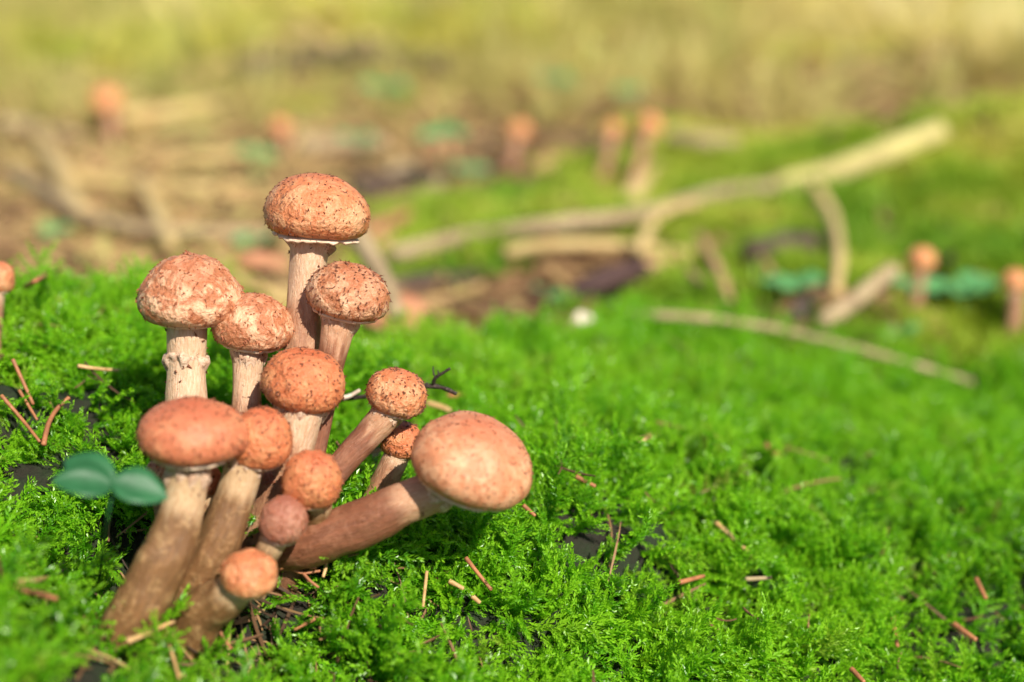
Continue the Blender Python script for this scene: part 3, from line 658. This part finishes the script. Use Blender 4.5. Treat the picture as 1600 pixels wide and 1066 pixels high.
GB = 'thin mushrooms out on the forest floor'
def bgm(px, py, W, bx_, by_, label, mat='cap_far', asp=.75, sw=20, seed=40, roll=0):
    g = hit(bx_, by_); d = float((g - CAMP) @ FWD)
    W *= .82
    mushroom((px, py, d), W, asp, roll, 0, [(px + (bx_ - px) * .12, py + W * asp * .42, d, sw), ((px + bx_) / 2 + 3, (py + by_) / 2, d, sw), (bx_, by_, d, sw)], mat, 'stem_a', label, GB, nscale=0, wart=.01, seed=seed, detail=.5)
bgm(166, 153, 60, 176, 232, 'tan mushroom standing among straw at the far side of the litter', 'cap_far', sw=22, seed=41)
bgm(811, 201, 44, 790, 282, 'far orange mushroom on pale stem, standing apart from the pair', seed=42)
bgm(957, 200, 38, 935, 300, 'smaller orange mushroom of the far pair', seed=43)
bgm(1015, 194, 46, 978, 312, 'bigger orange mushroom of the far pair, on leaning pale stem', seed=44)
bgm(1440, 402, 54, 1425, 500, 'tan mushroom beside the end of the slanting stick', 'cap_far', sw=20, seed=45)
bgm(1586, 437, 52, 1580, 545, 'red brown mushroom by dark soil and green leaves', sw=26, seed=46)
bgm(438, 196, 40, 446, 252, 'pale brown mushroom in the litter behind the tallest one', 'cap_far', sw=18, seed=47)

# ------------------------------------------------------------------ sprigs, leaves
def leaf_geo(p0, p1, width, nrm, curl=.12, n=10, th=.00025):
    p0, p1 = np.array(p0), np.array(p1); ax = p1 - p0; L = np.linalg.norm(ax); ax /= L
    nrm = np.array(nrm, float); nrm -= (nrm @ ax) * ax; nrm /= np.linalg.norm(nrm); sd = np.cross(nrm, ax); V = []; F = []
    for layer in (0, 1):
        for i in range(n + 1):
            t = i / n; w = width * .5 * max(math.sin(math.pi * t ** .85), .0) ** .75 + width * .01; c = p0 + ax * L * t - nrm * curl * L * (t - .4) ** 2 * 1.6
            for s in (-1, -.5, 0, .5, 1):
                V.append(c + sd * w * s + nrm * (abs(s) ** 1.5 * w * .35 - layer * th + .03 * w * math.sin(9 * t + 3 * abs(s))))
    m = 5; k = (n + 1) * m
    for i in range(n):
        for j in range(m - 1):
            a = i * m + j; F.append((a, a + 1, a + m + 1, a + m)); F.append((k + a, k + a + m, k + a + m + 1, k + a + 1))
        F.append((i * m, i * m + m, k + i * m + m, k + i * m)); F.append((i * m + m - 1, k + i * m + m - 1, k + i * m + 2 * m - 1, i * m + 2 * m - 1))
    return np.array(V), F
def sprig(name, stem_pts, leaves, label, cat, mat, smat, rad=.0005, group=None):
    pth = crom(stem_pts, 16); root = empty(name, pth[0]); tag(root, label, cat, group)
    V, F, _, _ = tube(pth, np.linspace(rad, rad * .6, len(pth)), 8, .1); mesh_obj('stalk', V, F, M[smat], root, base=pth[0])
    for a, b, w, nr in leaves:
        V, F = leaf_geo(a, b, w, nr); mesh_obj('leaf', V, F, M[mat], root, base=pth[0])
    return root
# the bluish leaf in front of the clump
lf = .302
g0 = hit(150, 905); J = P(178, 760, lf)
sprig('leaf_sprig', [g0 - np.array([0, 0, .004]), P(165, 830, .31), J], [
    (J, P(82, 748, lf - .004), .0088, UP * .7 - FWD * .8), (J, P(100, 714, lf + .004), .0085, UP * .7 - FWD * .8), (P(172, 752, lf), P(263, 776, lf + .002), .0085, UP * .6 - FWD * .8)],
    'bluish green leaf sprig leaning against the long curved mushroom stem', 'plant', 'leaf', 'leaf', .00035)

GS = 'small green seedlings on the forest floor'
def bgsprig(px, py, by_, size, label, seed, nl=5, mat='leafbg'):
    r = np.random.default_rng(seed); g = hit(px + r.uniform(-8, 8), by_); d = float((g - CAMP) @ FWD); s = size * d / FPX; top = P(px, py, d); lv = []
    for i in range(nl):
        a = 6.283 * i / nl + r.uniform(0, 1.2); v = np.array([math.cos(a), math.sin(a) * .6, r.uniform(-.1, .35)]); q = top + v * s * .12 * r.random(); lv.append((q, q + v * s * .5 * r.uniform(.7, 1.1), s * .30, np.array([-v[0] * .3, -.5, 1])))
    sprig('seedling', [g - np.array([0, 0, .003]), g * .5 + top * .5 + np.array([.002, 0, 0]), top], lv, label, 'plant', mat, mat, .0006, GS)
for a in [(400, 240, 300, 62, 'lone round leaved seedling among yellow straw behind the tallest mushroom', 61), (85, 363, 385, 70, 'flat seedling at the crest behind the mossy bank', 62), (405, 378, 400, 100, 'seedling with spread leaves just behind the tallest mushroom', 63),
          (735, 268, 330, 62, 'seedling with bent leaf by the tall leafy weed', 64), (1240, 445, 480, 110, 'broad seedling under the hanging straw', 65), (858, 460, 480, 80, 'seedling next to the dark cone', 66), (1410, 520, 545, 90, 'seedling at the foot of the slanting stick', 67),
          (1500, 452, 500, 130, 'bushy seedling beside the red brown mushroom', 68), (1425, 445, 500, 70, 'seedling beneath the tan mushroom cap', 69), (985, 142, 200, 62, 'far seedling rising behind the pair of orange mushrooms', 70), (862, 128, 190, 90, 'far broad seedling behind the lone orange mushroom', 71),
          (600, 140, 190, 80, 'far pale seedling next to the dark rotten log', 72), (690, 210, 330, 90, 'tall leafy weed in the litter behind the clump', 73), (560, 215, 260, 60, 'seedling by the dark rotten bark', 74)]: bgsprig(*a)

# ------------------------------------------------------------------ sticks, straw, twigs
def stick(name, pix, w, mat, label, cat, lift=.004, group=None, seed=1, depths=None, taper=.7, rough=.12, seg=10, branches=()):
    """pix: photo pixels along the stick; its depth comes from the ground under it unless given"""
    if depths is None: pp = [hit(px, py, lift) for px, py in pix]
    else: pp = [P(px, py, d) for (px, py), d in zip(pix, depths)]
    n = max(12, 8 * (len(pp) - 1)); pth = crom(pp, n); d0 = float((pth[len(pth) // 2] - CAMP) @ FWD); rad = w * d0 / FPX / 2
    root = None; V, F, _, _ = tube(pth, np.linspace(rad, rad * taper, len(pth)), seg, rough, seed, rs=rad * 2.5)
    if branches:
        root = empty(name, pth[0]); tag(root, label, cat, group); mesh_obj('main_stem', V, F, M[mat], root, base=pth[0])
        for bp, bw in branches:
            q = crom([P(*b) for b in bp], 10); rb = bw * d0 / FPX / 2; V, F, _, _ = tube(q, np.linspace(rb, rb * .7, len(q)), 8, rough, seed + 1, rs=rb * 2.5); mesh_obj('side_shoot', V, F, M[mat], root, base=pth[0])
        return root
    o = mesh_obj(name, V, F, M[mat], base=pth[0]); o.location = Vector(pth[0]); tag(o, label, cat, group); return o

# the dark forked twig behind the small studded mushroom
stick('forked_twig', [(520, 626), (560, 621), (600, 616), (660, 604), (690, 606), (713, 615)], 8, 'twig', 'black forked twig lying on the moss behind the small studded mushroom', 'twig', depths=[.392, .388, .384, .380, .378, .376], rough=.25, taper=.8,
      branches=[([(677, 603, .379), (679, 592, .377), (690, 584, .376), (703, 576, .375)], 6), ([(680, 590, .377), (677, 582, .377), (677, 573, .378)], 3), ([(686, 587, .376), (684, 579, .376)], 3), ([(660, 604, .38), (668, 598, .38)], 4)])
stick('pale_twig', [(536, 622), (548, 618), (562, 610)], 8, 'petal', 'short whitish twig end beside the black forked twig', 'twig', depths=[.386, .386, .386])

# branches beyond the crest
stick('fallen_branch', [(610, 400), (720, 372), (860, 352), (1000, 335), (1130, 300), (1210, 292)], 25, 'stick', 'long grey fallen branch lying across the litter behind the bank', 'branch', lift=.012, taper=1.0)
g1 = hit(1210, 292, .012); d1 = float((g1 - CAMP) @ FWD)
stick('pale_branch', [(1215, 292), (1300, 270), (1380, 240), (1470, 204)], 34, 'palestick', 'pale yellow branch end rising above the green hummock', 'branch', depths=[d1, d1 + .01, d1 + .02, d1 + .03], taper=1.1, rough=.08)
stick('straw_stem', [(790, 395), (860, 384), (930, 382), (1010, 388), (1080, 398)], 22, 'straw', 'pale straw stem arched over the litter above the dark cone', 'straw', lift=.012)
stick('straw_stem', [(1000, 392), (1012, 360), (1040, 330), (1090, 318)], 20, 'straw', 'pale curved straw joining the long grey branch', 'straw', lift=.015)
stick('straw_stem', [(1275, 295), (1300, 340), (1310, 400), (1305, 455)], 24, 'straw', 'bent straw hanging down from the pale branch end', 'straw', lift=.012)
stick('slanting_stick', [(1285, 505), (1340, 465), (1395, 422)], 30, 'stick', 'tan slanting stick propped in the litter by a tan mushroom', 'stick', depths=[.64, .66, .68], taper=.9)
stick('thin_branch', [(985, 492), (1090, 497), (1200, 512), (1300, 535), (1400, 562), (1520, 598)], 14, 'stick', 'thin brown branch lying along the crest of the mossy bank', 'branch', lift=.0155, taper=.8)
stick('grey_stick', [(545, 350), (575, 395), (600, 440), (620, 490)], 40, 'stick', 'thick grey stick standing behind the wrinkled dark flecked cap', 'stick', depths=[.60, .58, .56, .54])
for i, (pix, w, lab, mt) in enumerate([
    ([(60, 205), (85, 250), (110, 305), (130, 335)], 34, 'thick pale straw crossing the curved stem in the litter', 'straw'),
    ([(20, 272), (70, 300), (130, 338), (220, 358), (320, 365), (420, 366)], 28, 'long tan curved stem lying just behind the shaggy domed cap', 'stick'),
    ([(225, 285), (245, 335), (268, 385)], 30, 'upright yellow straw behind the shaggy domed cap', 'straw'),
    ([(110, 278), (200, 290), (330, 298)], 26, 'yellow straw lying flat over the curved stem', 'straw'),
    ([(190, 185), (290, 172), (370, 158)], 26, 'straw bundle stalk beside the far tan mushroom', 'straw'),
    ([(0, 195), (60, 200), (120, 215)], 26, 'grey tan stick far back in the litter', 'stick'),
    ([(470, 232), (540, 226), (600, 224)], 36, 'broad pale stalk behind the tallest mushroom', 'stick'),
    ([(260, 255), (340, 246), (400, 236)], 24, 'straw stalk leading to the lone round leaved seedling', 'straw'),
    ([(1050, 220), (1100, 222), (1150, 224)], 34, 'short tan wood chunk beyond the pair of orange mushrooms', 'stick'),
    ([(985, 310), (1005, 285), (1028, 262)], 30, 'stubby tan straw at the foot of the orange pair', 'straw'),
    ([(1090, 370), (1120, 420), (1140, 470)], 22, 'orange brown straw propped under the long grey branch', 'deadleaf2'),
    ([(1000, 420), (1060, 400), (1110, 380)], 20, 'tan straw slanting up from the dark cone', 'deadleaf2'),
    ([(1175, 380), (1200, 420), (1215, 440)], 18, 'ochre straw beside the broad seedling', 'deadleaf2'),
    ([(570, 60), (600, 90), (640, 130)], 24, 'far straw leaning in the dry grass past the added shadow log', 'straw'),
    ([(440, 20), (480, 45), (520, 75)], 26, 'far tan stalk in the dry grass above the fallen pale branch', 'straw'),
    ([(300, 62), (420, 58), (540, 72)], 26, 'far fallen pale branch under yellow grass', 'straw'),
    ([(560, 372), (600, 352), (640, 335)], 26, 'red brown bark strip behind the tallest mushroom', 'deadleaf')]):
    stick('litter_stem', pix, w, mt, lab, 'stem', lift=.010, seed=80 + i)
stick('shadow_log', [(380, 118), (480, 98), (600, 92), (700, 104)], 46, 'bark', 'dark log added far behind the clump in place of a shadow band', 'log', lift=.012, rough=.2, taper=.8)  # dark tube added where a band of shadow crosses the litter
stick('dark_piece', [(560, 300), (600, 290), (650, 280)], 52, 'bark', 'dark piece put in for a shaded hole beside the tallest mushroom', 'bark', lift=.008, rough=.25)  # dark tube standing in for the shade of a hole
stick('dark_piece', [(600, 450), (680, 440), (760, 432)], 30, 'bark', 'dark rotten bark strip just behind the crest', 'bark', lift=.004, rough=.25)
stick('dark_piece', [(1180, 400), (1230, 385), (1270, 380)], 50, 'bark', 'dark piece added as shade in the hollow below the pale branch end', 'bark', lift=.012, rough=.25)  # added to darken the hollow; its shade is in the colour
stick('dark_piece', [(860, 215), (900, 225), (945, 228)], 30, 'bark', 'dark bark chunk between the far orange mushrooms', 'bark', lift=.004, rough=.25)

# dead leaves
def dead_leaf(px, py, L, W, ang, label, mat='deadleaf', lift=.006, up=1.0):
    c = hit(px, py, lift); d = float((c - CAMP) @ FWD); s = d / FPX; a = math.radians(ang)
    dr = np.array([math.cos(a), math.sin(a) * .4, math.sin(a) * .6]); dr /= np.linalg.norm(dr)
    V, F = leaf_geo(c - dr * L * s / 2, c + dr * L * s / 2, W * s, np.array([0.1, -.55, up]), .25)
    o = mesh_obj('dead_leaf', V, F, M[mat], base=c); o.location = Vector(c); tag(o, label, 'leaf', 'dead leaves in the litter')
dead_leaf(632, 497, 135, 80, -6, 'pinkish orange dead leaf on the crest behind the dark flecked cap', lift=.014)
dead_leaf(612, 388, 70, 50, 12, 'small orange leaf just behind the tallest mushroom', 'deadleaf2')
dead_leaf(410, 410, 84, 40, 0, 'orange dead leaf between the shaggy cap and the tallest mushroom')
dead_leaf(650, 290, 90, 100, 60, 'greyish curled leaf standing behind the tallest mushroom', 'stick')
dead_leaf(860, 262, 50, 40, -20, 'tan leaf below the lone far orange mushroom', 'deadleaf2')
dead_leaf(690, 222, 40, 50, 70, 'orange leaf clinging to the tall leafy weed')
dead_leaf(1255, 305, 60, 40, 0, 'tan leaf where the two long branches meet', 'deadleaf2')
dead_leaf(1110, 490, 44, 20, 0, 'brown leaf scrap on the crest under the thin branch')
dead_leaf(1460, 520, 60, 40, 20, 'orange leaf below the slanting stick')
o = mesh_obj('petal', *leaf_geo(hit(894, 503, .015), hit(928, 494, .019), .0066, (0, -.7, 1), .3), M['petal'])
tag(o, 'small white petal fallen on the moss near the dark cone', 'petal')

# cone
def cone():
    c = hit(942, 452, .016); dc = float((c - CAMP) @ FWD); a, b = P(888, 462, dc - .004), P(1000, 418, dc + .012); ax = b - a; L = np.linalg.norm(ax); ax /= L; R = L * .19
    u = np.cross(ax, [0, 0, 1.0]); u /= np.linalg.norm(u); w = np.cross(u, ax); root = empty('spruce_cone', (a + b) / 2 - np.array([0, 0, R])); B = np.array(root.location)
    tag(root, 'dark brown conifer cone lying on the moss just behind the crest', 'cone')
    t = np.linspace(0, 1, 16); V, F, _, _ = tube(a + ax * (t * L)[:, None], R * .72 * np.sin(np.pi * (t * .88 + .08)) ** .6, 16); mesh_obj('core', V, F, M['cone'], root, base=B)
    V = []; F = []; ns = 90
    for k in range(ns):
        t = (k + .5) / ns; an = k * 2.39996; o = math.cos(an) * u + math.sin(an) * w; rr = R * .62 * math.sin(math.pi * (t * .88 + .08)) ** .6; s = np.cross(ax, o); p = a + ax * t * L + o * rr; q = R * .55
        bb = len(V); V += [p + s * q * .3, p - s * q * .3, p - s * q * .5 + ax * q * .5 + o * q * .4, p + ax * q * .95 + o * q * .62, p + s * q * .5 + ax * q * .5 + o * q * .4, p + ax * q * .4 + o * q * .15]
        F += [(bb, bb + 4, bb + 3, bb + 2, bb + 1), (bb, bb + 5, bb + 4), (bb + 4, bb + 5, bb + 3), (bb + 3, bb + 5, bb + 2), (bb + 2, bb + 5, bb + 1), (bb + 1, bb + 5, bb)]
    mesh_obj('cone_scales', V, F, M['cone'], root, smooth=False, base=B)['kind'] = 'stuff'
cone()

# needles lying on the moss
GN_ = 'fallen spruce needles on the moss'
def needle(pix, w, label, mat='needle', lift=.0125, seed=1):
    stick('spruce_needle', pix, w, mat, label, 'needle', lift=lift, group=GN_, seed=seed, taper=.75, rough=.06, seg=6)
for i, (pix, w, lab, mt) in enumerate([
    ([(68, 695), (76, 662), (90, 638), (108, 621)], 9, 'curved brown needle standing in the moss beside the leaf sprig', 'needle'),
    ([(20, 562), (34, 592), (52, 632)], 7, 'straight brown needle slanting down above the curved one', 'needle'),
    ([(2, 618), (34, 655), (62, 690)], 7, 'brown needle touching the foot of the curved one', 'needle'),
    ([(30, 610), (58, 656)], 6, 'short brown needle above the curved one', 'needle'),
    ([(122, 572), (150, 576), (186, 579)], 7, 'pale brown needle flat in the moss beside the shaggy domed mushroom', 'needle_pale'),
    ([(40, 448), (68, 432), (98, 414)], 8, 'brown needle near the lone pale orange mushroom', 'needle'),
    ([(28, 910), (55, 907), (88, 900)], 11, 'tan needle crossing a thick orange one in the moss by the curved stem', 'needle_pale'),
    ([(24, 918), (55, 926), (89, 936)], 12, 'thick orange needle in the moss by the foot of the curved stem', 'needle'),
    ([(262, 990), (267, 1015), (280, 1060)], 7, 'orange needle hanging below the clump in dark soil', 'needle_pale'),
    ([(341, 976), (348, 995), (362, 1014)], 6, 'brown needle dangling under the lowest button mushroom', 'needle'),
    ([(492, 967), (460, 984)], 7, 'short orange needle stuck in moss below the thick leaning stem', 'needle'),
    ([(728, 872), (746, 895), (768, 922)], 8, 'straight orange needle on the moss below the biggest cap', 'needle'),
    ([(702, 908), (724, 920)], 9, 'tan needle stub beside the straight orange needle below the biggest cap', 'needle_pale'),
    ([(738, 932), (750, 942)], 9, 'tiny tan needle bit below the straight orange needle', 'needle_pale'),
    ([(667, 893), (664, 920), (661, 948)], 6, 'thin pale straw upright in the moss below the biggest cap', 'needle_pale'),
    ([(1118, 816), (1145, 840), (1174, 868)], 9, 'long tan needle in the open moss away from the clump', 'needle_pale'),
    ([(1245, 778), (1270, 795), (1292, 818)], 10, 'yellowish grass bit curled in the open moss', 'needle_green'),
    ([(1062, 910), (1100, 900)], 9, 'short brown needle below the long tan one', 'needle'),
    ([(1165, 905), (1205, 903)], 8, 'grey brown needle lying level in the open moss', 'stick'),
    ([(818, 790), (836, 806)], 8, 'orange needle stub just under the biggest cap', 'needle'),
    ([(1000, 690), (1030, 674)], 12, 'tan flake on the sunny moss beyond the biggest cap', 'needle_pale'),
    ([(1490, 975), (1525, 1000)], 11, 'brown needle low on the far end of the bank', 'needle'),
    ([(1395, 965), (1402, 1010)], 9, 'upright brown needle low on the bank', 'needle'),
    ([(1330, 1045), (1350, 1066)], 10, 'orange needle at the bottom of the bank', 'needle'),
    ([(1525, 905), (1540, 935)], 10, 'reddish needle on the shaded end of the bank', 'needle'),
    ([(1195, 695), (1215, 712)], 14, 'reddish bark flake in the sunny moss', 'needle'),
    ([(900, 745), (930, 760)], 9, 'red brown flake in moss near the biggest cap', 'needle'),
    ([(200, 1002), (235, 988), (272, 970)], 10, 'grey tan stalk under the foot of the long curved stem', 'needle_pale'),
    ([(278, 952), (310, 925), (345, 880)], 5, 'thin dark rootlet between the curved stem and lowest button', 'twig'),
    ([(455, 1062), (462, 1042), (468, 1020)], 9, 'green grass blade in dark moss at the foot of the clump', 'needle_green'),
    ([(434, 888), (465, 884), (494, 888)], 7, 'brown needle tucked under the thick leaning stem', 'needle'),
    ([(440, 880), (470, 895), (500, 892)], 6, 'second brown needle tucked under the thick leaning stem', 'needle'),
    ([(508, 866), (510, 882), (505, 902)], 7, 'upright tan needle under the thick leaning stem', 'needle_pale'),
    ([(474, 896), (485, 908), (498, 918)], 6, 'brown needle slanting below the thick leaning stem', 'needle'),
    ([(570, 740), (585, 756)], 6, 'yellow straw bit between two slanting stems', 'needle_pale'),
    ([(668, 630), (690, 636), (704, 642)], 10, 'pale yellow straw behind the small studded mushroom', 'needle_pale'),
    ([(700, 618), (736, 616)], 9, 'reddish flake beside the tip of the black forked twig', 'needle')]):
    needle(pix, w, lab, mt, seed=200 + i)

# fine debris on the soil round the foot of the clump and through the bank
def debris_pts():
    k = 420; x = RNG.normal(BASE[0] + .006, .026, k); y = RNG.normal(BASE[1] - .004, .016, k); k2 = 500
    x = np.concatenate([x, RNG.uniform(-.25, .3, k2)]); y = np.concatenate([y, RNG.uniform(.28, .56, k2)]); k += k2; keep = bank_mask(x, y); x, y = x[keep], y[keep]; k = len(x); z = gz(x, y)
    n = normals(x, y); d = n + RNG.normal(0, .5, (k, 3)); lift = np.where(np.arange(k) < 420, .004, .0125)
    return np.stack([x, y, z + lift * RNG.random(k) * 1.2], -1), eulers(d, RNG.normal(0, 1, (k, 3))), RNG.uniform(.18, .42, k), RNG.choice([0, 1, 4, 4], k), np.clip(RNG.normal(.25, .16, k), 0, .7)
scatter('needle_litter', *debris_pts(), flakes, 'fine brown needle bits strewn through the moss and soil of the bank', 'litter')
